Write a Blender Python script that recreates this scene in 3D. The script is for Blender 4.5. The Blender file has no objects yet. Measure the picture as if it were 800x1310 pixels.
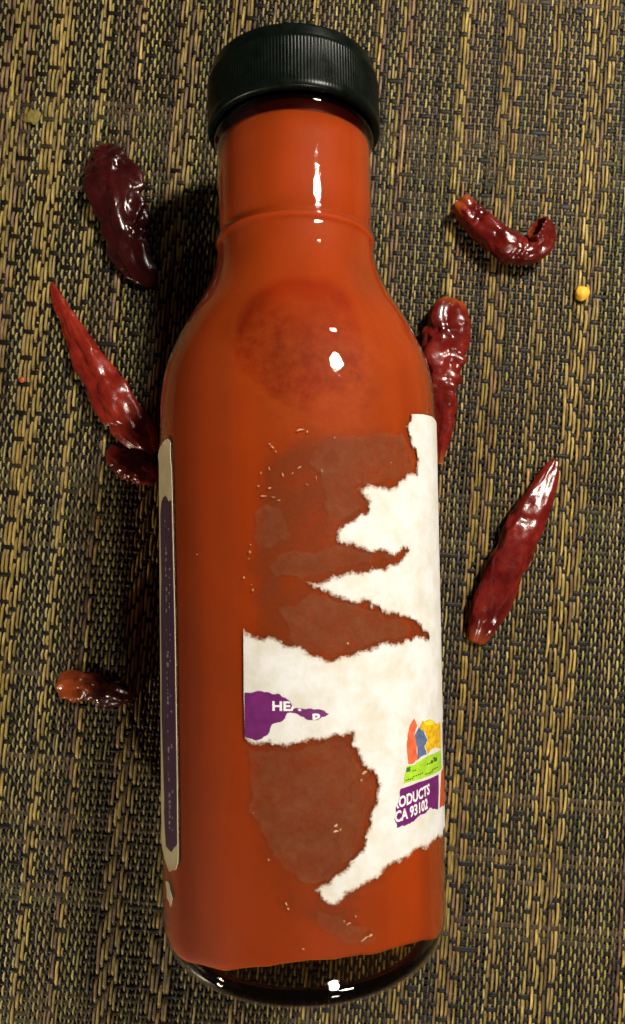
import bpy, bmesh, math, random
import numpy as np
from mathutils import Vector, Matrix, noise
from mathutils.geometry import delaunay_2d_cdt

R_ = math.radians
MM = 0.001
rng = random.Random(7)
nrng = np.random.default_rng(11)
scene = bpy.context.scene
COL = scene.collection

# ------------------------------------------------------------------ camera
F_PX, W_PX, H_PX = 910.0, 800.0, 1310.0          # focal length in photo pixels
CAM_H = 0.2054
TILT = 0.036
cam_d = bpy.data.cameras.new("camera")
cam_d.sensor_fit = 'HORIZONTAL'
cam_d.sensor_width = 36.0
cam_d.lens = 36.0 * F_PX / W_PX
cam_d.clip_start = 0.005
cam_d.clip_end = 20.0
cam_d.dof.use_dof = True
cam_d.dof.focus_distance = 0.165
cam_d.dof.aperture_fstop = 45.0
cam = bpy.data.objects.new("camera", cam_d)
cam.location = (0, 0, CAM_H)
cam.rotation_euler = (TILT, 0, 0)
COL.objects.link(cam)
scene.camera = cam

# ------------------------------------------------------------------ world, lamps, exposure
world = bpy.data.worlds.new("World")
scene.world = world
world.use_nodes = True
bg = world.node_tree.nodes["Background"]
bg.inputs[0].default_value = (1.0, 0.80, 0.58, 1)
bg.inputs[1].default_value = 0.022

def lamp(name, direction, dist, size, power, color, target=(0, 0.01, 0.03), size_y=None):
    l = bpy.data.lights.new(name, 'AREA')
    l.shape = 'ELLIPSE' if size_y else 'DISK'
    l.size = size
    if size_y: l.size_y = size_y
    l.energy = power
    l.color = color
    o = bpy.data.objects.new(name, l)
    d = Vector(direction).normalized()
    o.location = Vector(target) + d * dist
    o.rotation_euler = (-d).to_track_quat('-Z', 'Y').to_euler()
    COL.objects.link(o)
    return o

lamp("ceiling_lamp", (0.63, 0.64, 1.0), 0.66, 0.095, 6.2, (1.0, 0.925, 0.80))
lamp("second_ceiling_lamp", (0.45, -1.0, 1.0), 1.05, 0.09, 4.6, (1.0, 0.925, 0.80))
lamp("room_fill", (-1.0, 0.10, 0.16), 1.4, 2.0, 0.5, (1.0, 0.82, 0.58))  # added soft fill, source unseen; stands for room bounce from the left
lamp("left_fill", (-0.95, -1.15, 0.13), 1.4, 0.05, 10.0, (1.0, 0.85, 0.62))  # added low fill, source unseen, brightens the side label and left limb
lamp("far_lamp", (0.85, 1.75, 1.0), 1.4, 0.06, 0.8, (1.0, 0.92, 0.80))

scene.view_settings.view_transform = 'Standard'
scene.view_settings.look = 'None'
scene.view_settings.exposure = 0.0
scene.view_settings.gamma = 1.0
scene.view_settings.use_curve_mapping = False
scene.render.engine = 'CYCLES'
scene.cycles.use_denoising = True
scene.cycles.max_bounces = 12
scene.cycles.transparent_max_bounces = 16
scene.cycles.caustics_reflective = False
scene.cycles.caustics_refractive = False
scene.cycles.sample_clamp_indirect = 4.0

# ------------------------------------------------------------------ helpers: photograph pixel -> place
def ray(px, py):
    d = Vector(((px - 400.0) / F_PX, -(py - 655.0) / F_PX, -1.0))
    return Vector((0, 0, CAM_H)), (Matrix.Rotation(TILT, 3, 'X') @ d)

def on_plane(px, py, z=0.0):
    o, d = ray(px, py)
    return o + d * ((z - o.z) / d.z)

BR = 0.033                                        # body radius
ROOT_LOC = Vector((-0.0031, 0.0, 0.0))
ROOT_ROT = R_(0.85)
AXIS_Z = BR + 0.0003
_inv = Matrix.Rotation(-ROOT_ROT, 3, 'Z')

def on_body(px, py, rad=BR):
    """angle round the axis (0 = up, + = right) and station along it"""
    o, d = ray(px, py)
    o = _inv @ (o - ROOT_LOC) - Vector((0, 0, AXIS_Z)); d = _inv @ d
    a = d.x**2 + d.z**2; b = 2 * (o.x * d.x + o.z * d.z); c = o.x**2 + o.z**2 - rad**2
    disc = b * b - 4 * a * c
    if disc < 0: t = -b / (2 * a)
    else: t = (-b - math.sqrt(disc)) / (2 * a)
    p = o + d * t
    return math.atan2(p.x, p.z), p.y

# ------------------------------------------------------------------ helpers: objects and materials
def link(name, me, mat=None, parent=None):
    o = bpy.data.objects.new(name, me)
    if mat is not None and not me.materials: me.materials.append(mat)
    COL.objects.link(o)
    if parent: o.parent = parent
    return o

def tag(o, label=None, cat=None, group=None, kind=None):
    if label: o['label'] = label
    if cat: o['category'] = cat
    if group: o['group'] = group
    if kind: o['kind'] = kind
    return o

def empty(name, loc, rotz=0):
    o = bpy.data.objects.new(name, None)
    o.location = loc; o.rotation_euler = (0, 0, rotz); o.empty_display_size = 0.01
    COL.objects.link(o)
    return o

def mesh_np(name, verts, quads, smooth=True, colors=None):
    me = bpy.data.meshes.new(name)
    verts = np.asarray(verts, dtype=np.float32); quads = np.asarray(quads, dtype=np.int32)
    nf, k = quads.shape
    me.vertices.add(len(verts)); me.vertices.foreach_set('co', verts.ravel())
    me.loops.add(nf * k); me.loops.foreach_set('vertex_index', quads.ravel())
    me.polygons.add(nf); me.polygons.foreach_set('loop_start', np.arange(nf, dtype=np.int32) * k)
    me.polygons.foreach_set('use_smooth', np.full(nf, smooth))
    if colors is not None:
        ca = me.color_attributes.new('col', 'FLOAT_COLOR', 'POINT')
        c = np.ones((len(verts), 4), dtype=np.float32); c[:, :3] = colors
        ca.data.foreach_set('color', c.ravel())
    me.update(calc_edges=True); me.validate()
    return me

def new_mat(name):
    m = bpy.data.materials.new(name); m.use_nodes = True
    nt = m.node_tree
    return m, nt, nt.nodes["Principled BSDF"], nt.nodes["Material Output"]

def N(nt, typ, **kw):
    n = nt.nodes.new(typ)
    for k, v in kw.items():
        if k in n.inputs: n.inputs[k].default_value = v
        else: setattr(n, k, v)
    return n

def mixc(nt, fac, a, b, mode='MIX'):
    n = nt.nodes.new('ShaderNodeMix'); n.data_type = 'RGBA'; n.blend_type = mode
    for sock, v in ((n.inputs[0], fac), (n.inputs[6], a), (n.inputs[7], b)):
        if hasattr(v, 'links'): nt.links.new(v, sock)
        elif isinstance(v, tuple): sock.default_value = v if len(v) == 4 else (*v, 1)
        else: sock.default_value = v
    return n.outputs[2]

def ramp(nt, src, p0, p1, c0=(0, 0, 0, 1), c1=(1, 1, 1, 1)):
    n = nt.nodes.new('ShaderNodeValToRGB')
    e = n.color_ramp.elements
    e[0].position = p0; e[1].position = p1; e[0].color = c0; e[1].color = c1
    nt.links.new(src, n.inputs[0])
    return n.outputs[0]

def noise_tex(nt, scale, detail=4, rough=0.55, vec=None, dist=0.0):
    n = N(nt, 'ShaderNodeTexNoise', Scale=scale, Detail=detail, Roughness=rough, Distortion=dist)
    if vec is not None: nt.links.new(vec, n.inputs['Vector'])
    return n.outputs['Fac']

def objcoord(nt, scale=(1, 1, 1)):
    tc = nt.nodes.new('ShaderNodeTexCoord'); mp = nt.nodes.new('ShaderNodeMapping')
    mp.inputs['Scale'].default_value = scale
    nt.links.new(tc.outputs['Object'], mp.inputs['Vector'])
    return mp.outputs['Vector']

def math_n(nt, op, a, b=None, clamp=False):
    n = nt.nodes.new('ShaderNodeMath'); n.operation = op; n.use_clamp = clamp
    for s, v in ((n.inputs[0], a), (n.inputs[1], b)):
        if v is None: continue
        if hasattr(v, 'links'): nt.links.new(v, s)
        else: s.default_value = v
    return n.outputs[0]

def bump(nt, bsdf, h, strength, dist):
    b = N(nt, 'ShaderNodeBump', Strength=strength, Distance=dist)
    nt.links.new(h, b.inputs['Height']); nt.links.new(b.outputs['Normal'], bsdf.inputs['Normal'])
    return b

# ------------------------------------------------------------------ materials
def mat_yarn(name, rough, spec, stretch):
    m, nt, p, out = new_mat(name)
    at = N(nt, 'ShaderNodeVertexColor', layer_name='col')
    v = objcoord(nt, stretch)
    f = noise_tex(nt, 1.0, 3, 0.7, v)
    c = mixc(nt, 1.0, at.outputs['Color'], ramp(nt, f, 0.3, 0.72, (0.45, 0.45, 0.45, 1), (1.45, 1.4, 1.3, 1)), 'MULTIPLY')
    nt.links.new(c, p.inputs['Base Color'])
    p.inputs['Roughness'].default_value = rough
    p.inputs['Specular IOR Level'].default_value = spec
    bump(nt, p, f, 0.5, 0.0002)
    return m
M_WARP = mat_yarn('warp_vinyl', 0.50, 0.32, (2600, 260, 2600))
M_WEFT = mat_yarn('weft_vinyl', 0.50, 0.22, (220, 2600, 2600))

m, nt, p, out = new_mat('dark_wood')
f = noise_tex(nt, 12, 5, 0.6, objcoord(nt, (1, 12, 1)))
nt.links.new(ramp(nt, f, 0.3, 0.8, (0.010, 0.007, 0.005, 1), (0.035, 0.02, 0.012, 1)), p.inputs['Base Color'])
p.inputs['Roughness'].default_value = 0.5
M_TABLE = m

# sauce: thick red-orange liquid, light wanders inside it
m, nt, p, out = new_mat('hot_sauce')
v = objcoord(nt)
f1 = noise_tex(nt, 55, 5, 0.6, v)
f2 = noise_tex(nt, 900, 2, 0.5, v)
base = ramp(nt, f1, 0.32, 0.70, (0.165, 0.0105, 0.0002, 1), (0.285, 0.0220, 0.0003, 1))
base = mixc(nt, math_n(nt, 'MULTIPLY', ramp(nt, f2, 0.60, 0.72), 0.25), base, (0.36, 0.040, 0.002))
fs = noise_tex(nt, 1.0, 1, 0.4, objcoord(nt, (85, 7, 85)))  # lengthwise streaks in the colour stand in for soft reflections on the glass
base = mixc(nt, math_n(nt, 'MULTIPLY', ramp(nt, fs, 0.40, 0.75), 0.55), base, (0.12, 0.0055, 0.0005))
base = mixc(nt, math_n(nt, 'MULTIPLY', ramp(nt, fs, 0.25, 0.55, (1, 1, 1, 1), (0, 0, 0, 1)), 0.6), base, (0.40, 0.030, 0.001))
f3 = noise_tex(nt, 1500, 2, 0.5, v)
base = mixc(nt, math_n(nt, 'MULTIPLY', ramp(nt, f3, 0.70, 0.76), 0.5), base, (0.10, 0.008, 0.001))
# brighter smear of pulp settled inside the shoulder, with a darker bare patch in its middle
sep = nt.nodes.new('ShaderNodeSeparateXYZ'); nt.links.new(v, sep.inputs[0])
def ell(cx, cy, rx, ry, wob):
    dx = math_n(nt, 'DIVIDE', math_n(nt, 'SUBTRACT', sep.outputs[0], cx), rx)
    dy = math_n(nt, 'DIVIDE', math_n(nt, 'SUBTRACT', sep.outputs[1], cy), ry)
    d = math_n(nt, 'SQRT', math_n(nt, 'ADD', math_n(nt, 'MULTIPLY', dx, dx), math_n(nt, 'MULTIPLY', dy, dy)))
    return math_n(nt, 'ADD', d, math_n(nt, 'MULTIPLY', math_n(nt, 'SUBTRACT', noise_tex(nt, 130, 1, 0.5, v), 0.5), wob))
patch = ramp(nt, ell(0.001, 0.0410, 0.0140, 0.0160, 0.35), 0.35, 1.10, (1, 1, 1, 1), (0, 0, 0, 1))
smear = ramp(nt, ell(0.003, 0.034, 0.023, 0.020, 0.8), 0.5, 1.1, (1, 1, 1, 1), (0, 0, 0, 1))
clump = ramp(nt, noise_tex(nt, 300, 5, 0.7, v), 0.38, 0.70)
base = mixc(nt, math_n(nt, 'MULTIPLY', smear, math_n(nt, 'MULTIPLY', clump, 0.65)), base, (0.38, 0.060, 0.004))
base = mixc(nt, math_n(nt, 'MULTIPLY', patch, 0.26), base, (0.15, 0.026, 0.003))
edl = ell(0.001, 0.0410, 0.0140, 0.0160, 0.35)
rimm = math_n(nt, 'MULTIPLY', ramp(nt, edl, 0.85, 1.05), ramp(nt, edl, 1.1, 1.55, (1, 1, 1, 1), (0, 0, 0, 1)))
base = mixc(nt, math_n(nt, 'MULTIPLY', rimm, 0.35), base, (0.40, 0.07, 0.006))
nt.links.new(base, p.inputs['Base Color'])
p.inputs['Roughness'].default_value = 0.6
p.inputs['Specular IOR Level'].default_value = 0.1
p.inputs['Subsurface Weight'].default_value = 0.40
p.inputs['Subsurface Radius'].default_value = (1.0, 0.22, 0.05)
p.inputs['Subsurface Scale'].default_value = 0.009
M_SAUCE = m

def mat_glass(name, tint, gloss_rough=0.04, gain=1.0, smudge=0.0):
    m = bpy.data.materials.new(name); m.use_nodes = True
    nt = m.node_tree; nt.nodes.clear()
    out = nt.nodes.new('ShaderNodeOutputMaterial')
    tr = N(nt, 'ShaderNodeBsdfTransparent'); tr.inputs[0].default_value = (*tint, 1)
    gl = N(nt, 'ShaderNodeBsdfGlossy'); gl.distribution = 'BECKMANN'; gl.inputs['Color'].default_value = (1, 1, 1, 1)
    v = objcoord(nt)
    rr = ramp(nt, noise_tex(nt, 160, 4, 0.6, v), 0.35, 0.75, (gloss_rough,) * 3 + (1,), (gloss_rough + 0.07,) * 3 + (1,))
    nt.links.new(rr, gl.inputs['Roughness'])
    b = N(nt, 'ShaderNodeBump', Strength=0.18, Distance=0.0004)
    nt.links.new(noise_tex(nt, 220, 3, 0.6, v), b.inputs['Height'])
    nt.links.new(b.outputs[0], gl.inputs['Normal'])
    lw = N(nt, 'ShaderNodeLayerWeight', Blend=0.5)          # Schlick reflectance, the same from either side
    sch = math_n(nt, 'ADD', math_n(nt, 'MULTIPLY', math_n(nt, 'POWER', lw.outputs['Facing'], 5.0), 0.96), 0.04)
    mx = nt.nodes.new('ShaderNodeMixShader')
    nt.links.new(math_n(nt, 'MULTIPLY', sch, gain, True), mx.inputs[0])
    nt.links.new(tr.outputs[0], mx.inputs[1]); nt.links.new(gl.outputs[0], mx.inputs[2])
    nt.links.new(mx.outputs[0], out.inputs[0])
    return m
M_GLASS = mat_glass('clear_glass', (0.98, 0.97, 0.95))
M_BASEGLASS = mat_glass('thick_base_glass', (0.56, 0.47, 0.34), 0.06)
M_FOOTSHADE = mat_glass('foot_shade_glass', (0.24, 0.19, 0.14), 0.04)
M_FINISH = mat_glass('stained_neck_glass', (0.55, 0.25, 0.20), 0.06)

m, nt, p, out = new_mat('dried_sauce_film')
p.inputs['Base Color'].default_value = (0.035, 0.004, 0.003, 1); p.inputs['Roughness'].default_value = 0.35
M_DARKFILM = m

m, nt, p, out = new_mat('black_cap_plastic')
f = noise_tex(nt, 300, 4, 0.6, objcoord(nt))
nt.links.new(ramp(nt, f, 0.3, 0.8, (0.0015, 0.0030, 0.0021, 1), (0.0035, 0.0062, 0.0042, 1)), p.inputs['Base Color'])
nt.links.new(ramp(nt, f, 0.3, 0.8, (0.24,) * 3 + (1,), (0.40,) * 3 + (1,)), p.inputs['Roughness'])
p.inputs['Specular IOR Level'].default_value = 0.16
M_CAP = m

def mat_paper(name, c0, c1, edge_fade=True):
    m, nt, p, out = new_mat(name)
    v = objcoord(nt)
    f = noise_tex(nt, 170, 5, 0.65, v)
    f2 = noise_tex(nt, 1500, 3, 0.6, v)
    c = ramp(nt, f, 0.34, 0.62, (*c0, 1), (*c1, 1))
    at = N(nt, 'ShaderNodeAttribute', attribute_name='edge')
    if edge_fade:
        e = math_n(nt, 'ADD', at.outputs['Fac'], math_n(nt, 'MULTIPLY', math_n(nt, 'SUBTRACT', noise_tex(nt, 520, 4, 0.7, v), 0.5), 1.5))
        near = ramp(nt, e, 0.10, 0.75, (1, 1, 1, 1), (0, 0, 0, 1))
        c = mixc(nt, math_n(nt, 'MULTIPLY', near, 0.5), c, (0.58, 0.40, 0.24))
        al = ramp(nt, math_n(nt, 'ADD', e, math_n(nt, 'MULTIPLY', math_n(nt, 'SUBTRACT', noise_tex(nt, 1600, 3, 0.7, v), 0.5), 0.9)), 0.0, 0.5, (0.0, 0.0, 0.0, 1), (1, 1, 1, 1))
        nt.links.new(al, p.inputs['Alpha'])
    nt.links.new(c, p.inputs['Base Color'])
    p.inputs['Roughness'].default_value = 0.9
    p.inputs['Specular IOR Level'].default_value = 0.12
    bump(nt, p, f2, 0.35, 0.0001)
    return m
M_PAPER = mat_paper('torn_white_paper', (0.60, 0.57, 0.49), (0.70, 0.70, 0.69))
M_CREAM = mat_paper('cream_label_paper', (0.56, 0.47, 0.29), (0.66, 0.56, 0.36), False)

def mat_flat(name, c, rough=0.45, var=0.25, scale=400):
    m, nt, p, out = new_mat(name)
    f = noise_tex(nt, scale, 4, 0.6, objcoord(nt))
    nt.links.new(ramp(nt, f, 0.3, 0.75, tuple(x * (1 - var) for x in c) + (1,), tuple(min(1, x * (1 + var)) for x in c) + (1,)), p.inputs['Base Color'])
    p.inputs['Roughness'].default_value = rough
    return m
M_PURPLE = mat_flat('purple_print', (0.14, 0.012, 0.125))
M_DKPURPLE = mat_flat('dull_purple_print', (0.055, 0.016, 0.065))
M_WHITEINK = mat_flat('white_ink', (0.82, 0.76, 0.78), 0.6, 0.04)
M_FAINTINK = mat_flat('faint_ink', (0.30, 0.25, 0.28), 0.6, 0.1)
M_GREENBAND = mat_flat('lime_print', (0.36, 0.62, 0.03))
M_DKINK = mat_flat('dark_green_ink', (0.05, 0.13, 0.02))
M_YELLOWP = mat_flat('yellow_print', (0.80, 0.42, 0.01), 0.5, 0.45, 900)
M_YELLOWHI = mat_flat('bright_yellow_print', (0.85, 0.66, 0.02), 0.5, 0.1)
M_ORANGEP = mat_flat('salmon_print', (0.72, 0.13, 0.05), 0.5, 0.3, 700)
M_BLUEP = mat_flat('slate_blue_print', (0.10, 0.14, 0.26), 0.5, 0.4, 700)
M_REDP = mat_flat('red_orange_print', (0.55, 0.07, 0.02), 0.5, 0.35, 500)
M_BROWNP = mat_flat('plum_brown_print', (0.10, 0.03, 0.05), 0.5, 0.3)
M_FLECK = mat_flat('paper_fleck', (0.50, 0.28, 0.13), 0.8, 0.4)

# glue film left where the label was pulled away
m, nt, p, out = new_mat('glue_residue')
v = objcoord(nt)
p.inputs['Base Color'].default_value = (0.17, 0.042, 0.013, 1)
p.inputs['Roughness'].default_value = 0.6
p.inputs['Specular IOR Level'].default_value = 0.08
at = N(nt, 'ShaderNodeAttribute', attribute_name='edge')
e = math_n(nt, 'ADD', at.outputs['Fac'], math_n(nt, 'MULTIPLY', math_n(nt, 'SUBTRACT', noise_tex(nt, 200, 4, 0.7, v), 0.5), 1.6))
a1 = ramp(nt, e, 0.15, 1.3, (0, 0, 0, 1), (1, 1, 1, 1))
a2 = ramp(nt, noise_tex(nt, 85, 6, 0.7, v, 0.8), 0.36, 0.60, (0.04,) * 3 + (1,), (0.46,) * 3 + (1,))
a3 = ramp(nt, noise_tex(nt, 1100, 3, 0.6, v), 0.3, 0.7, (0.75,) * 3 + (1,), (1.15,) * 3 + (1,))
nt.links.new(math_n(nt, 'MULTIPLY', math_n(nt, 'MULTIPLY', a1, a2), a3), p.inputs['Alpha'])
M_GLUE = m

m, nt, p, out = new_mat('paper_skin_residue')
v = objcoord(nt)
p.inputs['Base Color'].default_value = (0.25, 0.080, 0.034, 1)
p.inputs['Roughness'].default_value = 0.7
p.inputs['Specular IOR Level'].default_value = 0.08
at = N(nt, 'ShaderNodeAttribute', attribute_name='edge')
e = math_n(nt, 'ADD', at.outputs['Fac'], math_n(nt, 'MULTIPLY', math_n(nt, 'SUBTRACT', noise_tex(nt, 420, 4, 0.7, v), 0.5), 1.8))
a1 = ramp(nt, e, 0.1, 0.6, (0, 0, 0, 1), (1, 1, 1, 1))
a2 = ramp(nt, noise_tex(nt, 260, 6, 0.75, v), 0.36, 0.66, (0.10,) * 3 + (1,), (0.50,) * 3 + (1,))
nt.links.new(math_n(nt, 'MULTIPLY', a1, a2), p.inputs['Alpha'])
bump(nt, p, noise_tex(nt, 700, 4, 0.6, v), 0.4, 0.0002)
M_SCAB = m

def mat_chili(name, c_dark, c_light, rough=0.22):
    m, nt, p, out = new_mat(name)
    v = objcoord(nt)
    at = N(nt, 'ShaderNodeVertexColor', layer_name='col')
    sp = nt.nodes.new('ShaderNodeSeparateColor'); nt.links.new(at.outputs['Color'], sp.inputs[0])
    f = noise_tex(nt, 140, 5, 0.6, v)
    c = ramp(nt, f, 0.32, 0.70, (*c_dark, 1), (*c_light, 1))
    c = mixc(nt, sp.outputs[0], c, (0.27, 0.048, 0.010))
    nt.links.new(c, p.inputs['Base Color'])
    nt.links.new(ramp(nt, f, 0.3, 0.7, (rough,) * 3 + (1,), (rough + 0.16,) * 3 + (1,)), p.inputs['Roughness'])
    p.inputs['Coat Weight'].default_value = 0.15
    p.inputs['Coat Roughness'].default_value = 0.12
    p.inputs['Subsurface Weight'].default_value = 0.15
    p.inputs['Subsurface Radius'].default_value = (1.0, 0.1, 0.05)
    p.inputs['Subsurface Scale'].default_value = 0.002
    rn = N(nt, 'ShaderNodeTexNoise', Scale=75.0, Detail=3.0, Roughness=0.5, Distortion=0.7)
    rn.noise_type = 'RIDGED_MULTIFRACTAL'
    nt.links.new(v, rn.inputs['Vector'])
    bump(nt, p, math_n(nt, 'ADD', math_n(nt, 'MULTIPLY', rn.outputs['Fac'], -1.0), math_n(nt, 'MULTIPLY', noise_tex(nt, 420, 3, 0.6, v, 0.5), 0.8)), 0.34, 0.0006)
    return m
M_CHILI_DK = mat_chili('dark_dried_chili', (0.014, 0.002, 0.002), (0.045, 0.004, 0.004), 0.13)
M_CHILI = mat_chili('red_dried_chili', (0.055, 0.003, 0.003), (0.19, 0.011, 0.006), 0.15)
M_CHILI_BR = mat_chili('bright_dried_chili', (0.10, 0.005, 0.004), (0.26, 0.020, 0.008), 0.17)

# ------------------------------------------------------------------ setting: the table under the mat
bm = bmesh.new()
bmesh.ops.create_cube(bm, size=1.0)
for vv in bm.verts: vv.co = Vector((vv.co.x * 0.9, vv.co.y * 0.9, vv.co.z * 0.03 - 0.0175))
me = bpy.data.meshes.new('table_top'); bm.to_mesh(me); bm.free()
tag(link('table_top', me, M_TABLE), 'dark wooden table top under the woven placemat', kind='structure')

# ------------------------------------------------------------------ the woven placemat
mat_root = empty('placemat', (0, -0.004, 0), R_(-4.6))
tag(mat_root, 'woven vinyl placemat of dark weft and yellow tan warp strands covering the table', 'placemat')
PU, PV = 1.14 * MM, 1.98 * MM
NU, NV = 236, 200
UX = (np.arange(NU) - NU / 2) * PU + nrng.normal(0, 0.05, NU) * MM
VY = (np.arange(NV) - NV / 2) * PV + nrng.normal(0, 0.10, NV) * MM
# warp bands: (kind, strands); 'f' long floats, 'p' plain weave
band = np.zeros(NU, dtype=int); i = 0; k = 0
br = random.Random(5)
while i < NU:
    w = br.choice([2, 3, 4, 6, 8]) if k % 2 else br.choice([4, 7, 9, 12, 15])
    band[i:i + w] = k % 2; i += w; k += 1
over = np.zeros((NU, NV), dtype=bool)
for i in range(NU):
    off = br.randrange(4)
    for j in range(NV):
        if band[i]: over[i, j] = (j + (i * 3) + (off if i % 2 == 0 else 0)) % 4 != 0
        else: over[i, j] = (i + j) % 2 == 0
# occasional misses
flip = nrng.random((NU, NV)) < 0.035
over ^= flip

def smooth_noise(n, step, amp):
    k = n // step + 3
    c = nrng.normal(0, amp, k)
    x = np.arange(n) / step
    a = x.astype(int); t = x - a; t = t * t * (3 - 2 * t)
    return c[a] * (1 - t) + c[a + 1] * t

pal_float = [((.34, .27, .06), (.12, .08, .035)), ((.40, .33, .09), (.17, .12, .035)), ((.28, .19, .07), (.12, .075, .045)),
             ((.36, .29, .085), (.11, .075, .03)), ((.30, .23, .05), (.11, .075, .02)), ((.16, .105, .055), (.085, .055, .04)), ((.18, .125, .05), (.075, .05, .025))]
pal_plain = [((.30, .27, .10), (.06, .05, .02)), ((.42, .38, .15), (.07, .056, .022)), ((.20, .16, .06), (.05, .036, .02)),
             ((.34, .32, .08), (.07, .065, .015)), ((.13, .11, .055), (.045, .038, .022)), ((.29, .215, .08), (.07, .048, .025)), ((.36, .33, .14), (.085, .07, .028))]
SUB = 4
ny = (NV - 1) * SUB + 1
yj = np.interp(np.arange(ny) / SUB, np.arange(NV), VY)
sec_x = np.array([-0.5, -0.36, 0.0, 0.36, 0.5]); sec_z = np.array([-0.30, -0.06, 0.0, -0.06, -0.30]) * MM
K = 5
V, Q, C = [], [], []
for i in range(NU):
    zc = np.where(over[i], 0.0, -0.72) * MM
    zz = np.interp(np.arange(ny) / SUB, np.arange(NV), zc)
    # widen the flat of each float a little
    ph = (np.arange(ny) % SUB) / SUB
    zz = zz + nrng.normal(0, 0.02, ny) * MM
    dx = smooth_noise(ny, 9, 0.07 * MM) + smooth_noise(ny, 40, 0.10 * MM)
    wid = (0.98 + smooth_noise(ny, 12, 0.10)) * MM * (0.84 if band[i] else 0.66)
    A, B = rng.choice((pal_float[:5] if i % 2 else pal_float[3:]) if band[i] else pal_plain)
    A = np.array(A) * np.array((1.03, 0.94, 0.95)) * rng.uniform(0.75, 1.2); B = np.array(B) * rng.uniform(0.7, 1.2)
    lum = np.clip(1.12 + smooth_noise(ny, 30, 0.20) + smooth_noise(ny, 5, 0.24), 0.4, 1.9)
    vx = UX[i] + dx[:, None] + wid[:, None] * sec_x[None, :]
    vy = np.repeat(yj[:, None], K, 1)
    vz = zz[:, None] + sec_z[None, :]
    base_i = len(V) * ny * K
    V.append(np.stack([vx, vy, vz], -1).reshape(-1, 3))
    tt = np.array([0.5, 0.0, 0.25, 0.9, 1.0])[None, :, None]
    cc = (A * (1 - tt) + B * tt) * lum[:, None, None]
    C.append(np.clip(cc, 0, 0.9).reshape(-1, 3))
    r = np.arange(ny - 1)[:, None] * K + np.arange(K - 1)[None, :] + base_i
    Q.append(np.stack([r, r + 1, r + K + 1, r + K], -1).reshape(-1, 4))
me = mesh_np('warp_yarn', np.concatenate(V), np.concatenate(Q), True, np.concatenate(C))
tag(link('warp_yarn', me, M_WARP, mat_root), kind='stuff')

nx = (NU - 1) * 2 + 1
xj = np.interp(np.arange(nx) / 2, np.arange(NU), UX)
pal_weft = [(.008, .006, .004), (.006, .0062, .004), (.011, .007, .0042), (.007, .006, .0055), (.040, .028, .018), (.028, .025, .013)]
V, Q, C = [], [], []
grp = 0
for j in range(NV):
    zc = np.where(over[:, j], -0.62, -0.22) * MM
    zz = np.interp(np.arange(nx) / 2, np.arange(NU), zc)
    dy = smooth_noise(nx, 14, 0.10 * MM)
    wid = (1.36 + smooth_noise(nx, 16, 0.10)) * MM
    if rng.random() < 0.35: grp = rng.choice([0, 0, 0, 1])
    c = np.array(rng.choice(pal_weft[4:] if grp else pal_weft[:4])) * rng.uniform(0.8, 1.3)
    vy = VY[j] + dy[:, None] + wid[:, None] * sec_x[None, :]
    vx = np.repeat(xj[:, None], K, 1)
    vz = zz[:, None] + sec_z[None, :] * 0.8
    base_i = len(V) * nx * K
    V.append(np.stack([vx, vy, vz], -1).reshape(-1, 3))
    C.append(np.repeat(np.clip(c, 0, 1)[None, :], nx * K, 0) * np.clip(1 + smooth_noise(nx * K, 60, 0.2), 0.5, 1.8)[:, None])
    r = np.arange(nx - 1)[:, None] * K + np.arange(K - 1)[None, :] + base_i
    Q.append(np.stack([r, r + K, r + K + 1, r + 1], -1).reshape(-1, 4))
me = mesh_np('weft_yarn', np.concatenate(V), np.concatenate(Q), True, np.concatenate(C))
tag(link('weft_yarn', me, M_WEFT, mat_root), kind='stuff')

# ------------------------------------------------------------------ the bottle, lying on the mat, mouth towards +y
bottle = empty('sauce_bottle', ROOT_LOC, ROOT_ROT)
tag(bottle, 'clear glass bottle of orange-red hot sauce lying down with black ribbed cap and torn label', 'bottle')

def lathe(name, prof, seg, mat, parent, axis_z=AXIS_Z, fn=None, smooth=True, closed_start=False, closed_end=False):
    """prof: list of (y, r) in metres, turned about the line x=0, z=axis_z"""
    n = len(prof)
    V = []; Q = []
    for k, (y, r) in enumerate(prof):
        for s in range(seg):
            a = 2 * math.pi * s / seg
            yy, rr = (y, r) if fn is None else fn(y, r, a, k)
            V.append((rr * math.sin(a), yy, axis_z + rr * math.cos(a)))
    for k in range(n - 1):
        for s in range(seg):
            t = (s + 1) % seg
            Q.append((k * seg + s, k * seg + t, (k + 1) * seg + t, (k + 1) * seg + s))
    me = mesh_np(name, V, Q, smooth)
    if closed_start or closed_end:
        b = bmesh.new(); b.from_mesh(me); b.verts.ensure_lookup_table()
        if closed_start: b.faces.new([b.verts[s] for s in range(seg)])
        if closed_end: b.faces.new([b.verts[(n - 1) * seg + s] for s in reversed(range(seg))])
        b.normal_update(); b.to_mesh(me); b.free()
    b = bmesh.new(); b.from_mesh(me); bmesh.ops.recalc_face_normals(b, faces=b.faces); b.to_mesh(me); b.free()
    for pl in me.polygons: pl.use_smooth = smooth and len(pl.vertices) == 4
    return link(name, me, mat, parent)

def spline(pts, n):
    """Catmull-Rom through (y, r) points, n samples per span"""
    out = []
    P = [pts[0]] + list(pts) + [pts[-1]]
    for a in range(1, len(P) - 2):
        p0, p1, p2, p3 = [np.array(q, float) for q in P[a - 1:a + 3]]
        for s in range(n):
            t = s / n
            out.append(tuple(0.5 * (2 * p1 + (p2 - p0) * t + (2 * p0 - 5 * p1 + 4 * p2 - p3) * t**2 + (3 * p1 - p0 - 3 * p2 + p3) * t**3)))
    out.append(tuple(pts[-1]))
    return out

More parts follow.
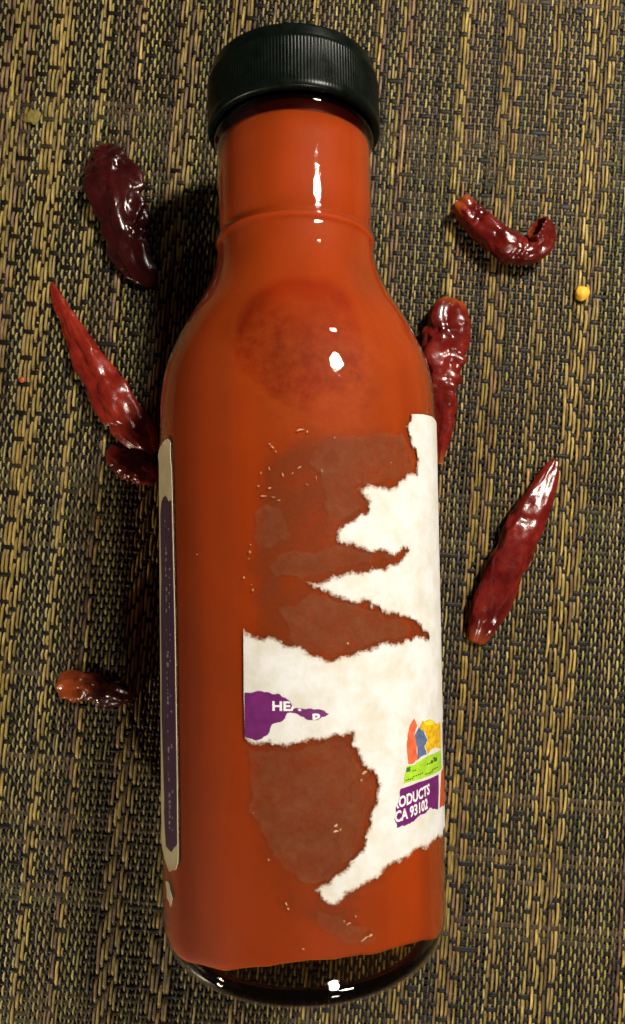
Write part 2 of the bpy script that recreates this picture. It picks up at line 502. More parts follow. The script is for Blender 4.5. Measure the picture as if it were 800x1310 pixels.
# shoulder and neck as silhouettes give them (mm)
shoulder = [(-73, 33.0), (0, 33.0), (20, 33.0), (27, 32.95), (34.4, 32.5), (40.4, 31.4), (46.5, 29.0), (51, 26.8), (55, 24.4), (59.5, 21.9), (63.7, 20.2), (67, 19.4), (69.6, 19.15), (70.7, 19.5), (71.3, 19.6)]
sh = [(y * MM, r * MM) for y, r in spline(shoulder, 6)]
neck = [(71.7, 19.5), (72.0, 19.0), (72.4, 18.55), (73.4, 18.68), (80, 18.75), (90, 18.75), (94.6, 18.75)]
nk = [(y * MM, r * MM) for y, r in neck]
heel = [(-92.0, 23.0), (-92.5, 26.0), (-92.35, 28.3), (-91.6, 30.4), (-89.8, 32.1), (-87.2, 32.85), (-82, 33.0), (-73.0, 33.0)]
hl = [(y * MM, r * MM) for y, r in spline(heel, 5)][:-1]
lathe('glass_body', hl + sh + nk, 128, M_GLASS, bottle)
inner = [(y, r - 0.00035 - 0.0007 * math.exp(-((y - 0.0722) / 0.0006) ** 2)) for y, r in sh + nk]
_e = [on_body(*q) for q in ((285, 1243), (310, 1241), (353, 1236), (400, 1231), (442, 1226), (490, 1219))]
EDGE_A = [q[0] for q in _e]; EDGE_Y = [q[1] for q in _e]
def sauce_fn(y, r, a, k):
    # near the foot the sauce follows the uneven thick glass: lower at the sides than on top
    if y < -0.0735:
        aa = (a + math.pi) % (2 * math.pi) - math.pi
        end = float(np.interp(aa, EDGE_A, EDGE_Y))
        out_ = max(EDGE_A[0] - aa, aa - EDGE_A[-1], 0.0)
        w = min(1.0, out_ / (0.75 if aa < 0 else 1.1)); w = w * w * (3 - 2 * w)
        end = end * (1 - w) + (-0.0905) * w
        end += 0.00045 * noise.noise(Vector((aa * 5, 1.7, 0))) + 0.0002 * noise.noise(Vector((aa * 16, 4.2, 0)))
        t = (y + 0.073) / (-0.006)
        yy = -0.073 + (end + 0.073) * t
        rr = r
        if yy < -0.0855: rr = r - ((-0.0855 - yy) / 0.005) ** 2 * 0.0015
        return yy, rr
    return y, r
foot = [(-0.0790, 0.020), (-0.0790, 0.0300), (-0.0790, 0.0325), (-0.0786, 0.03262), (-0.0780, 0.03264), (-0.0773, 0.03264), (-0.0767, 0.03264), (-0.076, 0.03264), (-0.0745, 0.03265)]
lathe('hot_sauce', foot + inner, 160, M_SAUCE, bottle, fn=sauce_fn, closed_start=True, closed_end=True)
# thick dark-looking glass of the foot, seen through the clear wall
slug = [(-78.0, 30.9), (-80, 31.9), (-87, 31.8), (-89.8, 30.9), (-91.2, 29.0), (-91.7, 26.5), (-91.2, 23), (-89.2, 18), (-87.2, 10), (-86.6, 0.5)]
top = [(-81.4, 0.5), (-81.6, 10), (-82.6, 20), (-82.4, 26), (-80.6, 29.6), (-78.0, 30.9)]
hp = [(y * MM, r * MM) for y, r in spline(top, 4) + spline(slug, 4)[1:]]
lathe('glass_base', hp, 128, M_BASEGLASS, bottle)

rim_ = [(-87.5, 31.3), (-88.5, 32.0), (-90.2, 31.4), (-91.5, 30.0), (-92.1, 28.0), (-91.9, 26.6), (-90.6, 26.8), (-88.6, 28.6), (-87.5, 31.3)]
lathe('foot_shade_ring', [(y * MM, r * MM) for y, r in spline(rim_, 3)], 128, M_FOOTSHADE, bottle)  # ring added inside the heel; its dark tint stands in for shade there

# mouth: stained empty glass above the sauce
lathe('neck_finish', [(y * MM, r * MM) for y, r in [(94.6, 18.75), (95.2, 18.85), (95.7, 19.3), (96.4, 19.55), (97.3, 19.5), (97.9, 19.1), (98.5, 17.8), (104, 17.6), (110.5, 17.6)]], 96, M_FINISH, bottle)
lathe('dried_film', [(y * MM, r * MM) for y, r in [(94.66, 18.4), (97, 18.3), (99, 17.2), (110, 17.2)]], 96, M_DARKFILM, bottle, closed_end=True)

# cap with fine moulded ribs
RIBS = 176
def cap_fn(y, r, a, k):
    if 0.1003 < y < 0.1095 and r > 0.0199:
        r += 0.00008 * math.cos(RIBS * a)
    return y, r
cp = [(98.3, 19.4), (98.2, 20.2), (98.3, 20.8), (98.8, 21.1), (99.9, 21.15), (100.6, 21.0), (105, 20.95), (109.4, 20.9), (109.7, 20.95),
      (109.95, 20.75), (110.2, 20.45), (110.6, 20.4), (112.3, 20.3), (112.9, 20.1), (113.25, 19.6), (113.35, 19.0), (113.2, 18.4), (112.7, 18.0), (112.6, 8), (112.5, 0.5)]
lathe('cap', [(y * MM, r * MM) for y, r in cp], RIBS * 4, M_CAP, bottle, fn=cap_fn, closed_end=True)

# ------------------------------------------------------------------ label: sheets bent round the body
def fract(p, q, amp, depth, r):
    if depth == 0: return [p]
    mx, my = (p[0] + q[0]) / 2, (p[1] + q[1]) / 2
    L = math.hypot(q[0] - p[0], q[1] - p[1])
    nx_, ny_ = -(q[1] - p[1]), (q[0] - p[0])
    d = r.uniform(-1, 1) * amp
    m_ = (mx + nx_ * d, my + ny_ * d)
    return fract(p, m_, amp * 0.95, depth - 1, r) + fract(m_, q, amp * 0.95, depth - 1, r)

def in_poly(x, y, poly):
    c = np.zeros(x.shape, bool)
    n = len(poly)
    for i in range(n):
        x0, y0 = poly[i]; x1, y1 = poly[(i + 1) % n]
        if y0 == y1: continue
        t = ((y0 > y) != (y1 > y)) & (x < (x1 - x0) * (y - y0) / (y1 - y0) + x0)
        c ^= t
    return c

def seg_dist(x, y, segs):
    d = np.full(x.shape, 1e3)
    for (x0, y0), (x1, y1) in segs:
        dx, dy = x1 - x0, y1 - y0
        t = np.clip(((x - x0) * dx + (y - y0) * dy) / max(dx * dx + dy * dy, 1e-14), 0, 1)
        d = np.minimum(d, np.hypot(x - x0 - t * dx, y - y0 - t * dy))
    return d

def bend(s, y, off):
    a = s / BR
    r = BR + off
    return (r * math.sin(a), y, AXIS_Z + r * math.cos(a))

def sheet(name, pts, mat, parent, off, thick, straight=(), seed=1, amp=0.16, depth=3, step=0.7, px=True, fade=1.0):
    """pts: outline in photo pixels (px) or in (s, y) metres; straight: indices of edges i->i+1 that are clean cuts"""
    r = random.Random(seed)
    P = [((lambda t: (t[0] * BR, t[1]))(on_body(*q)) if (px and len(q) == 2) else tuple(q[:2])) for q in pts]
    out, segs = [], []
    for i in range(len(P)):
        p, q = P[i], P[(i + 1) % len(P)]
        L = math.hypot(q[0] - p[0], q[1] - p[1])
        if i in straight:
            n = max(1, int(L / 0.002)); sub = [(p[0] + (q[0] - p[0]) * t / n, p[1] + (q[1] - p[1]) * t / n) for t in range(n)]
        else:
            dd = depth if L > 0.0012 else max(1, depth - 1)
            sub = fract(p, q, amp, dd, r)
            sg = sub + [q]
            segs += list(zip(sg[:-1], sg[1:]))
        out += sub
    xs = [p[0] for p in out]; ys = [p[1] for p in out]
    st = step * MM
    gx, gy = np.meshgrid(np.arange(min(xs) + st / 2, max(xs), st), np.arange(min(ys) + st / 2, max(ys), st))
    gx = gx.ravel() + nrng.uniform(-.2, .2, gx.size) * st; gy = gy.ravel() + nrng.uniform(-.2, .2, gy.size) * st
    bsegs = list(zip(out, out[1:] + out[:1]))
    ok = in_poly(gx, gy, out) & (seg_dist(gx, gy, bsegs) > st * 0.35)
    gx, gy = gx[ok], gy[ok]
    coords = [Vector((x * 1000, y * 1000)) for x, y in out] + [Vector((x * 1000, y * 1000)) for x, y in zip(gx, gy)]
    nb = len(out)
    res = delaunay_2d_cdt(coords, [(i, (i + 1) % nb) for i in range(nb)], [], 1, 1e-4)
    vv, ee, ff = res[0], res[1], res[2]
    vs = np.array([(a.x / 1000, a.y / 1000) for a in vv])
    # CDT output type 1 keeps the inside of the outline
    ed = seg_dist(vs[:, 0], vs[:, 1], segs) / (fade * MM) if segs else np.full(len(vs), 5.0)
    b = bmesh.new()
    bv = []
    lay = b.verts.layers.float.new('edge')
    for (s, y), e in zip(vs, ed):
        lift = noise.noise(Vector((s * 350, y * 350, seed))) * 0.00003
        if thick > 0.00006: lift += 0.0003 * max(0.0, 1 - e * fade / 1.6) ** 1.5 * max(0.0, noise.noise(Vector((s * 300, y * 300, seed + 5))) + 0.15)
        bv.append(b.verts.new(bend(s, y, off + thick + lift)))
    for v_, e in zip(bv, ed): v_[lay] = min(5.0, e)
    cen = np.array([vs[list(f_)].mean(0) for f_ in ff])
    keep = in_poly(cen[:, 0], cen[:, 1], out)
    for f_, ok_ in zip(ff, keep):
        if not ok_: continue
        try: b.faces.new([bv[k] for k in f_])
        except ValueError: pass
    loose = [v_ for v_ in b.verts if not v_.link_faces]
    bmesh.ops.delete(b, geom=loose, context='VERTS')
    be = [e for e in b.edges if len(e.link_faces) == 1]
    g = bmesh.ops.extrude_edge_only(b, edges=be)
    for v_ in g['geom']:
        if isinstance(v_, bmesh.types.BMVert):
            d = Vector((v_.co.x, 0, v_.co.z - AXIS_Z)); d.normalize()
            v_.co -= d * thick * 0.9
    bmesh.ops.recalc_face_normals(b, faces=b.faces)
    me = bpy.data.meshes.new(name); b.to_mesh(me); b.free()
    # outward normals
    if me.polygons:
        pl = max(me.polygons, key=lambda q: q.area)
        if pl.normal.dot(Vector((pl.center.x, 0, pl.center.z - AXIS_Z))) < 0: me.flip_normals()
    return link(name, me, mat, parent)

def lim(px_y, deg):          # a point past the visible limb: given angle at the photo row's station
    a, y = on_body(400, px_y)
    return (R_(deg) * BR, None, px_y)

def rim(px, py, deg):
    """station of photo point (px,py) but carried round to angle deg"""
    a, y = on_body(px, py)
    return (R_(deg) * BR, y, 0)

# glue haze over the whole former label
glue = [(316, 800), (312, 740), (318, 690), (322, 640), (330, 590), (345, 568), (370, 560), (400, 548), (450, 542), (500, 536), (548, 533),
        rim(553, 545, 84), rim(570, 1060, 84), (566, 1075), (520, 1110), (470, 1150), (470, 1200), (430, 1206), (390, 1190), (350, 1165), (335, 1110), (322, 1060), (317, 1000), (315, 900)]
sheet('glue_residue', glue, M_GLUE, bottle, 0.00003, 0.00003, seed=4, amp=0.10, step=1.0, fade=4.0)

# thicker scabs of glue and paper skin, torn along their own edges
for q, (al_, pts) in enumerate([
        (0.8, [(398, 566), (440, 556), (490, 552), (517, 556), (523, 569), (531, 588), (529, 606), (508, 614), (482, 620), (454, 624), (465, 638), (468, 651), (450, 662), (433, 672), (428, 690), (414, 692), (412, 650), (409, 615), (398, 600), (392, 590)]),
        (0.7, [(324, 652), (340, 642), (364, 650), (370, 672), (373, 692), (350, 702), (330, 708), (321, 690)]),
        (0.6, [(335, 720), (380, 702), (426, 694), (460, 704), (487, 708), (515, 706), (500, 718), (474, 722), (448, 726), (420, 733), (392, 742), (350, 740)]),
        (0.8, [(350, 775), (400, 756), (427, 766), (450, 772), (480, 780), (508, 791), (530, 800), (542, 812), (508, 820), (480, 825), (450, 835), (427, 841), (398, 834), (368, 822)]),
        (0.8, [(315, 957), (357, 956), (400, 950), (448, 946), (450, 960), (460, 978), (478, 998), (480, 1018), (472, 1040), (466, 1066), (458, 1086), (445, 1102), (430, 1116), (400, 1134), (372, 1120), (345, 1086), (328, 1052), (315.5, 1040)]),
        (0.5, [(400, 1160), (436, 1168), (476, 1185), (486, 1200), (462, 1210), (430, 1200), (405, 1185)])]):
    sheet('glue_residue', pts, M_SCAB, bottle, 0.00006, 0.00002, seed=40 + q, amp=0.16, depth=3, step=0.9, fade=1.0)

front = [(525, 530), (540, 530), (552, 533), rim(554, 540, 92), rim(570, 1050, 92), (569, 1064), (562, 1073), (545, 1086), (522, 1099), (500, 1106), (477, 1125), (455, 1138), (440, 1149),
         (434, 1157), (427, 1159), (410, 1149), (402, 1138), (421, 1129), (434, 1116), (447, 1102), (461, 1086), (468, 1065), (474, 1039), (481, 1020), (484, 1005),
         (480, 993), (470, 985), (462, 975), (457, 964), (451, 956), (451, 939), (440, 943), (414, 947), (384, 951), (357, 954), (333, 955), (318, 951),
         (314, 947), (312.5, 886), (312, 804), (337, 817), (367, 824), (397, 836), (427, 843), (450, 837), (480, 826), (510, 821), (525, 819), (548, 815),
         (532, 798), (510, 789), (482, 776), (476, 780), (471, 768), (450, 771), (427, 764), (401, 753), (392, 744), (424, 734), (450, 727), (476, 723), (504, 719), (521, 704),
         (487, 706), (461, 703), (440, 698), (430, 692), (435, 673), (454, 663), (471, 652), (467, 637), (456, 626), (484, 622), (510, 616), (532, 607), (534, 588), (525, 569), (519, 552)]
names_front = {2, 3, 37, 38}
straight_front = {1, 2, 3, 36 + 1, 38}
paper = sheet('front_label', front, M_PAPER, bottle, 0.00008, 0.00010, straight={0, 1, 2, 3, 37, 38}, seed=9, amp=0.20, depth=4, step=0.6, fade=1.5)
paper['label'] = 'torn white paper layer of the front label'

OFFP = 0.00020
pur1 = [(313.5, 886), (329, 884), (342, 885), (356, 887), (366, 893), (373, 900), (377, 906), (391, 907), (405, 907), (415, 909), (421, 913), (412, 917), (403, 921), (395, 921), (389, 917), (382, 914), (375, 912),
        (368, 912), (365, 919), (356, 924), (348, 927), (345, 937), (338, 942), (327, 947), (319, 944), (314, 942)]
sheet('purple_print', pur1, M_PURPLE, paper, OFFP, 0.00003, straight={25}, seed=3, amp=0.14, depth=2, step=1.2)
pur2 = [(512, 1009), (535, 1000.5), (560, 990.5), (560.5, 1007), (559.5, 1035), (555, 1034), (551, 1033), (546, 1037), (535, 1044), (528, 1051), (520, 1055), (507, 1059), (507, 1054), (504, 1047), (506, 1031), (511, 1020)]
sheet('purple_print', pur2, M_PURPLE, paper, OFFP, 0.00003, straight={0, 1, 2, 3}, seed=5, amp=0.14, depth=2, step=1.2)
green = [(516, 1002), (520, 980), (535, 974), (546, 967), (563, 959), (564, 983.5), (542, 994.5)]
sheet('lime_band', green, M_GREENBAND, paper, OFFP, 0.00003, straight={1, 2, 3, 4, 5, 6}, seed=6, amp=0.1, depth=2, step=1.2)
yel = [(539, 922), (550, 920), (562.5, 923), (563, 957.5), (546, 965.5), (543, 955), (546, 948), (544, 938), (536, 930)]
sheet('pasta_picture', yel, M_YELLOWP, paper, OFFP, 0.00003, straight={2}, seed=7, amp=0.12, depth=2, step=1.2)
yel2 = [(541, 924), (548, 921), (554, 924), (551, 928), (544, 928)]
sheet('pasta_picture', yel2, M_YELLOWHI, paper, OFFP + 0.00005, 0.00003, seed=8, amp=0.1, depth=2, step=1.2)
blu = [(530, 940), (535, 930), (543, 940), (545.5, 948), (542, 955), (545, 965.5), (534, 972), (533, 955)]
sheet('figure_picture', blu, M_BLUEP, paper, OFFP, 0.00003, seed=9, amp=0.12, depth=2, step=1.2)
sal = [(529, 919), (533, 928), (529.5, 940), (532.5, 955), (533.5, 972), (522, 977), (520, 962), (520, 948), (522, 935)]
sheet('figure_picture', sal, M_ORANGEP, paper, OFFP, 0.00003, seed=10, amp=0.12, depth=2, step=1.2)
redst = [(563.8, 987), rim(566, 984, 82), rim(570, 1030, 84), (565, 1031), (561.5, 1034), (562.5, 1008)]
sheet('red_strip', redst, M_REDP, paper, OFFP, 0.00003, straight={0, 1, 4, 5}, seed=11, amp=0.1, depth=2, step=1.2)
brst = [(565, 925), rim(566, 924, 82), rim(566.5, 980, 82), (566, 983)]
sheet('plum_strip', brst, M_BROWNP, paper, OFFP, 0.00003, straight={0, 1, 2, 3}, seed=12, step=1.2)

def lettering(name, txt, start_px, height_px, mat, parent, width_px=None, bold=0.05, off=0.00027, vertical=False, space=1.0, within=None):
    cu = bpy.data.curves.new('lettering', 'FONT'); cu.body = txt; cu.size = 1.0; cu.offset = bold; cu.resolution_u = 3
    cu.space_character = space
    tmp = bpy.data.objects.new('lettering', cu); COL.objects.link(tmp)
    bpy.context.view_layer.update()
    me = bpy.data.meshes.new_from_object(tmp.evaluated_get(bpy.context.evaluated_depsgraph_get()))
    bpy.data.objects.remove(tmp)
    b = bmesh.new(); b.from_mesh(me)
    bmesh.ops.triangulate(b, faces=b.faces)
    if within:
        for _ in range(2):
            bmesh.ops.subdivide_edges(b, edges=[e for e in b.edges if e.calc_length() > 0.06], cuts=2, use_grid_fill=True)
            bmesh.ops.triangulate(b, faces=b.faces)
    xs = [v_.co.x for v_ in b.verts]; x0, x1 = min(xs), max(xs)
    a0, y0 = on_body(*start_px)
    a1, y1 = on_body(start_px[0], start_px[1] - height_px)
    hh = (y1 - y0) if not vertical else height_px * MM
    sc_y = hh / 0.70
    if width_px is not None:
        a2, _ = on_body(start_px[0] + width_px, start_px[1]); sc_x = (a2 - a0) * BR / (x1 - x0)
    else: sc_x = sc_y
    flat_ = {}; b.verts.index_update()
    for v_ in b.verts:
        x, y = (v_.co.x - x0) * sc_x, v_.co.y * sc_y
        if vertical: s, yy = a0 * BR - y, y0 + (v_.co.x - x0) * sc_y
        else: s, yy = a0 * BR + x, y0 + y
        flat_[v_.index] = (s, yy)
        v_.co = bend(s, yy, off)
    if within:
        W = [(lambda t: (t[0] * BR, t[1]))(on_body(*q)) for q in within]
        fs = list(b.faces)
        cx = np.array([[sum(flat_[v_.index][k] for v_ in f_.verts) / len(f_.verts) for k in (0, 1)] for f_ in fs])
        keep = in_poly(cx[:, 0], cx[:, 1], W)
        bmesh.ops.delete(b, geom=[f_ for f_, k_ in zip(fs, keep) if not k_], context='FACES')
    b.to_mesh(me); b.free()
    return link(name, me, mat, parent)

lettering('lettering', 'HEA', (349, 908.5), 11.5, M_WHITEINK, paper, width_px=37, bold=0.034, within=pur1)
lettering('lettering', 'B', (400, 925), 12, M_WHITEINK, paper, width_px=11, bold=0.034, within=pur1)
lettering('lettering', 'RODUCTS', (502, 1035), 13.5, M_WHITEINK, paper, width_px=47, bold=0.034, within=pur2)
lettering('lettering', 'CA 93102', (504.5, 1052), 13.5, M_WHITEINK, paper, width_px=42, bold=0.034, within=pur2)
def strokes(name, rows, mat, parent, off):
    """rows of tiny unreadable print: short bars (px x0, y0, length, thickness)"""
    b = bmesh.new()
    for x0, y0, L, t, slope in rows:
        c = []
        for x, y in ((x0, y0), (x0 + L, y0 - slope * L), (x0 + L, y0 - slope * L - t), (x0, y0 - t)):
            a, yy = on_body(x, y); c.append(b.verts.new(bend(a * BR, yy, off)))
        b.faces.new(c)
    bmesh.ops.recalc_face_normals(b, faces=b.faces)
    me = bpy.data.meshes.new(name); b.to_mesh(me); b.free()
    return tag(link(name, me, mat, parent), kind='stuff')
rows = []
rr = random.Random(2)
for x, y, n in ((518, 1000, 4), (528, 995, 5), (543, 992, 4), (552, 986, 3), (527, 988, 2), (545, 979, 2)):
    for q in range(n): rows.append((x + q * 2.6, y - q * 2.6 * 0.42 - rr.uniform(0, 1), 1.7, 1.6, 0.42))
rows += [(519, 988, 5, 6, 0.3), (550, 977, 3, 4, 0.4), (554, 975, 4, 5, 0.4), (553, 971, 2, 2, .4)]
strokes('small_print', rows, M_DKINK, paper, 0.00027)

# left label: seen edge-on at the limb
left = [(206, 572), (211, 565), (216, 561.5), (219, 566), (220.5, 600), (221.5, 640), (225, 800), (228, 1000), (229, 1105), (226, 1113), (219, 1115), (212, 1098), rim(210, 1080, -88), rim(206, 800, -90), rim(204, 640, -90), rim(204, 590, -88)]
llab = sheet('side_label', left, M_CREAM, bottle, 0.00008, 0.00012, straight={4, 5, 6, 7, 12, 13, 14}, seed=21, amp=0.06, depth=2, step=1.5)
llab['label'] = 'cream paper of the side label along the left limb'
lp = [(208.5, 640), (213, 634), (217, 642), (220.6, 640), (224.2, 800), (227.1, 1000), (227.8, 1080), (221, 1090), (213.5, 1082), (210.8, 1000), (207.6, 820), (206.5, 660)]
sheet('purple_print', lp, M_DKPURPLE, llab, 0.00021, 0.00003, straight={3, 4, 5}, seed=22, amp=0.05, depth=2, step=1.5)
rows = []
for q in range(58):
    y = 668 + q * 6.9
    xl = 212.0 + (y - 660) * 0.0145
    if rr.random() < 0.62: rows.append((xl + rr.uniform(-.5, .5), y + rr.uniform(-2, 2), rr.uniform(0.7, 2.8), rr.uniform(1.2, 5.5), 0))
    if rr.random() < 0.35: rows.append((xl + 4.2 + rr.uniform(-.5, .5), y + rr.uniform(-2, 3), rr.uniform(0.8, 2.0), rr.uniform(1.5, 3.5), 0))
strokes('small_print', rows, M_FAINTINK, llab, 0.00026)
scrap = [(213, 1128), (217, 1130), (220, 1142), (222, 1150), (219, 1160), (215, 1148)]
sheet('label_scrap', scrap, M_CREAM, bottle, 0.00008, 0.0001, seed=23, amp=0.12, depth=2, step=1.5)

# crumbs and fibres of paper still stuck to the glass
b = bmesh.new()
def fleck(px, py, w, h, rot=0, rag=0.35):
    a, y = on_body(px, py)
    n = 7
    cs = []
    for q in range(n):
        t = 2 * math.pi * q / n
        k = 1 + rr.uniform(-rag, rag)
        x_, y_ = w / 2 * math.cos(t) * k, h / 2 * math.sin(t) * k
        xx = x_ * math.cos(rot) - y_ * math.sin(rot); yy = x_ * math.sin(rot) + y_ * math.cos(rot)
        cs.append(b.verts.new(bend(a * BR + xx * 0.152 * MM, y + yy * 0.152 * MM, 0.00013)))
    c = b.verts.new(bend(a * BR, y, 0.00022))
    for q in range(n): b.faces.new((c, cs[q], cs[(q + 1) % n]))
for px, py, w, h, ro in [(385, 550, 12, 4, 0.2), (393, 552, 5, 3, 1), (349, 572, 9, 3, -0.7), (353, 577, 6, 2, -1.0), (345, 568, 6, 2, -.4), (362, 608, 3, 8, 0.3), (331, 622, 5, 4, 0), (345, 624, 9, 3, .4),
                         (337, 635, 18, 2.5, 0.0), (350, 636, 8, 2, -0.1), (412, 602, 3, 7, 0.5), (320, 706, 3, 4, 0), (321, 697, 3, 3, 0), (319, 715, 5, 2, 0), (313, 739, 4, 4, 0), (324, 755, 5, 6, 0.4), (322, 748, 3, 3, 0),
                         (445, 823, 5, 5, 0), (500, 592, 3, 3, 0), (428, 560, 3, 3, 0), (430, 1056, 7, 5, .5), (429, 1064, 9, 4, 0), (436, 1061, 4, 4, 0), (324, 1040, 5, 2.5, 0), (344, 1100, 6, 3, -.4), (366, 1156, 4, 7, 0.3), (369, 1163, 4, 4, 0),
                         (440, 1178, 9, 4, .2), (446, 1182, 8, 3, 0.2), (465, 1202, 18, 4, 0.4), (474, 1197, 10, 4, 0.4), (388, 1214, 4, 3, 0), (253, 709, 3, 3, 0), (228.5, 1013, 3, 3, 0), (455, 1172, 5, 3, 0), (466, 988, 10, 7, 0), (462, 998, 4, 5, 0),
                         (393, 620, 8, 2, -.6), (383, 598, 10, 2, .6), (374, 606, 8, 2, 1.0), (357, 640, 9, 2, 0.1), (345, 600, 2, 8, 0.2), (334, 605, 2, 9, -.3), (405, 612, 2, 10, .2)]:
    fleck(px, py, w * 0.62, h * 0.7, ro, 0.7)
bmesh.ops.recalc_face_normals(b, faces=b.faces)
me = bpy.data.meshes.new('paper_lint'); b.to_mesh(me); b.free()
tag(link('paper_lint', me, M_FLECK, bottle), kind='stuff')

# ------------------------------------------------------------------ dried chillies
def chili(name, path, mat, seed, flat=0.62, wr=0.16, ridges=5, tip=(None, None), squash=0.80, hollow=None, lift=0.0, twist=0.6, along=90, around=44, zoff=None, creases=7, fold=0.34):
    """path: list of (px, py, full width px[, height of axis mm]); built lying on the mat"""
    pts = []
    for q in path:
        w = q[2] / 4.7 * MM
        zc = (q[3] * MM) if len(q) > 3 else max(0.0010, w * 0.5 * flat)
        pc = on_plane(q[0], q[1], zc)
        pts.append((pc.x, pc.y, pc.z, w * 0.5))
    P = np.array(spline(pts, 12))
    L = np.concatenate([[0], np.cumsum(np.linalg.norm(np.diff(P[:, :3], axis=0), axis=1))])
    tt = np.linspace(0, 1, along)
    S = np.stack([np.interp(tt * L[-1], L, P[:, k]) for k in range(4)], 1)
    T = np.gradient(S[:, :3], axis=0); T /= np.linalg.norm(T, axis=1)[:, None]
    side = np.cross(T, np.array([0, 0, 1.0])); side /= np.maximum(np.linalg.norm(side, axis=1), 1e-6)[:, None]
    up = np.cross(side, T)
    V, Cc = [], []
    rs = random.Random(seed)
    ph = [rs.uniform(0, 6.28) for _ in range(6)]
    cr = [(rs.uniform(0.08, 0.92), rs.uniform(0.012, 0.03), rs.uniform(0, 6.28), rs.uniform(0.5, 1.0)) for _ in range(creases)]
    rows_ = [(k, 1.0) for k in range(along)]
    if hollow == 'end': rows_ += [(along - 1, 0.86)] + [(along - 1 - k, 0.84 - 0.004 * k) for k in range(1, 26)]
    if hollow == 'start': rows_ = [(25 - k, 0.74 + 0.004 * k) for k in range(0, 25)] + [(0, 0.86)] + rows_
    for k, sc in rows_:
        t = tt[k]; c = S[k, :3]; r = S[k, 3]
        for a in range(around):
            f_ = 2 * math.pi * a / around
            fl = f_ + twist * t * 2
            n1 = noise.noise(Vector((math.cos(f_) * 1.6 + seed, math.sin(f_) * 1.6, t * 7)))
            n2 = noise.noise(Vector((math.cos(f_) * 3.6 + seed, math.sin(f_) * 3.6, t * 9)))
            rid = math.cos(ridges * fl + ph[0] + 2.0 * n1)
            d = wr * (0.55 * rid * (0.5 + 0.5 * math.sin(9 * t + ph[1])) + 0.9 * n1 + 0.35 * n2)
            n3 = noise.noise(Vector((math.cos(f_ + 0.8 * t) * 2.3 - seed, math.sin(f_ + 0.8 * t) * 2.3, t * 4.5)))
            d -= wr * 0.8 * max(0.0, 1 - abs(n3) * 6.5)
            fo = 1.45 + 0.5 * math.sin(5.0 * t + ph[2]) + 0.25 * math.sin(13 * t + ph[3])
            d -= fold * (0.55 + 0.45 * math.sin(7 * t + ph[4])) * math.exp(-((f_ - fo) / 0.42) ** 2)
            fo2 = fo + (1.35 if ph[5] > 3 else -1.35)
            d -= 0.6 * fold * max(0.0, math.sin(6 * t + ph[5])) * math.exp(-((f_ - fo2) / 0.30) ** 2)
            for (ct, cw, ca, cs_) in cr:
                g = math.exp(-((t - ct + 0.02 * math.cos(2 * f_ + ca)) / cw) ** 2) * max(0, math.cos(f_ - ca) + 0.25)
                d -= wr * 0.9 * cs_ * g
            rr_ = r * sc * (1 + d)
            v_ = c + side[k] * (math.cos(f_) * rr_) + up[k] * (math.sin(f_) * rr_ * flat * (1.0 if hollow else squash))
            V.append(v_)
            e = 0.0
            if tip[0] is not None and t < tip[0]: e = max(e, 1 - t / tip[0])
            if tip[1] is not None and t > 1 - tip[1]: e = max(e, (t - 1 + tip[1]) / tip[1])
            if sc < 0.99: e = max(e, 0.35)
            e = min(1, max(0, e * 1.3 + n2 * 0.4 * (e > 0)))
            Cc.append((e, 0, 0))
    V = np.array(V); n = len(rows_)
    V[:, 2] += (zoff * MM if zoff is not None else (-0.0001 - np.percentile(V[:, 2], 1.0)))
    Q = []
    for k in range(n - 1):
        for a in range(around):
            b_ = (a + 1) % around
            Q.append((k * around + a, k * around + b_, (k + 1) * around + b_, (k + 1) * around + a))
    org = on_plane(path[len(path) // 2][0], path[len(path) // 2][1], 0)
    V -= np.array(org)
    me = mesh_np(name, V, Q, True, np.array(Cc))
    bb = bmesh.new(); bb.from_mesh(me); bb.verts.ensure_lookup_table()
    if hollow != 'start': bb.faces.new([bb.verts[a] for a in range(around)])
    bb.faces.new([bb.verts[(n - 1) * around + a] for a in reversed(range(around))])
    bmesh.ops.recalc_face_normals(bb, faces=bb.faces)
    for f_ in bb.faces: f_.smooth = True
    bb.to_mesh(me); bb.free()
    o = link(name, me, mat); o.location = org
    return o

GRP = 'dried red chillies scattered round the bottle'
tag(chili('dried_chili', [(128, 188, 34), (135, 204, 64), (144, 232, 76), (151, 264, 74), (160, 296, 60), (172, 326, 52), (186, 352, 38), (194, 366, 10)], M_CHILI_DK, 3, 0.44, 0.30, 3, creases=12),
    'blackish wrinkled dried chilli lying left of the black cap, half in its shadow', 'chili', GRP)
tag(chili('dried_chili', [(66, 361, 5), (74, 384, 18), (90, 416, 30), (110, 454, 42), (134, 496, 52), (160, 534, 54), (182, 562, 44), (196, 580, 18)], M_CHILI_BR, 12, 0.6, 0.22, 4, creases=10),
    'long pointed red chilli at left, tip up, its other end touching the bottle', 'chili', GRP)
tag(chili('chili_piece', [(140, 574, 16), (152, 586, 34), (172, 598, 44), (192, 606, 34), (203, 610, 10)], M_CHILI, 23, 0.55, 0.2, 4, along=50),
    'short dark red chilli piece in shadow below the long pointed chilli beside the side label', 'chili', GRP)
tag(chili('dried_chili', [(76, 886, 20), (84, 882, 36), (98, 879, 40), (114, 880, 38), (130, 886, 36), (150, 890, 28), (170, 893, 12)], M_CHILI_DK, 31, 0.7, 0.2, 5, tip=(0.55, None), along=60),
    'small shrivelled chilli with pale orange end at lower left in the bottle shadow', 'chili', GRP)
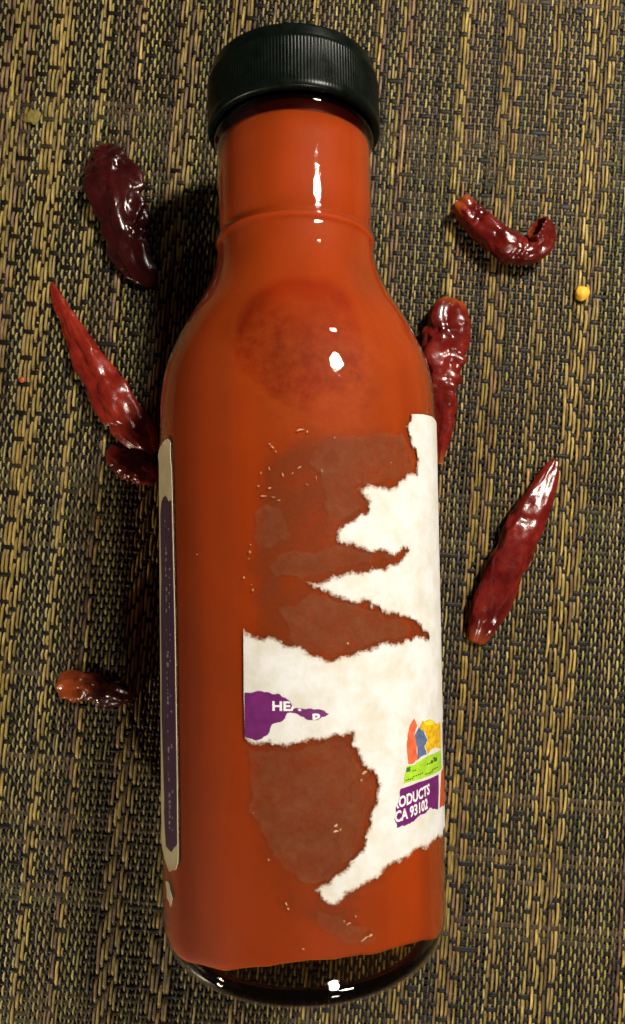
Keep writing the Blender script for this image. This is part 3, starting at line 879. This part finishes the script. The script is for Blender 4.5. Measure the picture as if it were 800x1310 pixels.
tag(chili('dried_chili', [(588, 258, 28, 3), (604, 277, 38, 3.4), (626, 298, 42, 3.6), (650, 314, 44, 3.8), (674, 322, 36, 3.8), (691, 313, 36, 4.2), (692, 299, 38, 5.4), (687, 291, 36, 6.6)], M_CHILI, 44, 0.85, 0.15, 4, tip=(0.12, None), hollow='end'),
    'curled C-shaped dried chilli with open hollow end at upper right', 'chili', GRP)
tag(chili('dried_chili', [(581, 384, 30), (576, 400, 56), (571, 430, 62), (568, 470, 58), (566, 510, 44), (565, 548, 32), (564, 575, 20), (563, 594, 6)], M_CHILI, 57, 0.55, 0.26, 4, tip=(0.07, 0.10), creases=12),
    'dried chilli tucked against the right shoulder of the bottle, pointing down', 'chili', GRP)
tag(chili('dried_chili', [(712, 587, 7), (705, 604, 24), (690, 638, 42), (670, 680, 54), (650, 722, 56), (634, 762, 52), (618, 800, 42), (609, 822, 22)], M_CHILI, 66, 0.58, 0.16, 4, tip=(None, 0.08)),
    'smooth plump dark red chilli lying alone at right, its tip pointing up right', 'chili', GRP)

def blob(name, px, py, dpx, flat, mat, seed, amp):
    c = on_plane(px, py, 0.0)
    bb = bmesh.new(); bmesh.ops.create_icosphere(bb, subdivisions=3, radius=dpx / 4.5 / 2 * MM)
    r = dpx / 4.5 / 2 * MM
    for v_ in bb.verts:
        d = 1 + amp * noise.noise(v_.co / r * 1.3 + Vector((seed, 0, 0)))
        v_.co *= d; v_.co.z *= flat
    zmin = min(v_.co.z for v_ in bb.verts)
    for v_ in bb.verts: v_.co.z -= zmin + 0.0001
    for f_ in bb.faces: f_.smooth = True
    me = bpy.data.meshes.new(name); bb.to_mesh(me); bb.free()
    o = link(name, me, mat); o.location = c
    return o
M_SEED = mat_flat('chili_seed', (0.78, 0.44, 0.03), 0.45, 0.15, 1500)
M_CRUMB = mat_flat('olive_crumb', (0.17, 0.13, 0.02), 0.7, 0.4, 1500)
M_FLAKE = mat_flat('red_flake', (0.45, 0.06, 0.02), 0.5, 0.2, 1500)
tag(blob('chili_seed', 743, 377, 19, 0.55, M_SEED, 1, 0.25), 'single round yellow chilli seed lying on the mat at right', 'seed')
tag(blob('food_crumb', 42, 150, 19, 0.25, M_CRUMB, 5, 0.7), 'flat olive crumb stuck to the mat near the top left corner', 'crumb')
tag(blob('chili_flake', 28.5, 486, 7, 0.5, M_FLAKE, 8, 0.5), 'tiny red chilli flake on the mat near the left edge', 'flake')
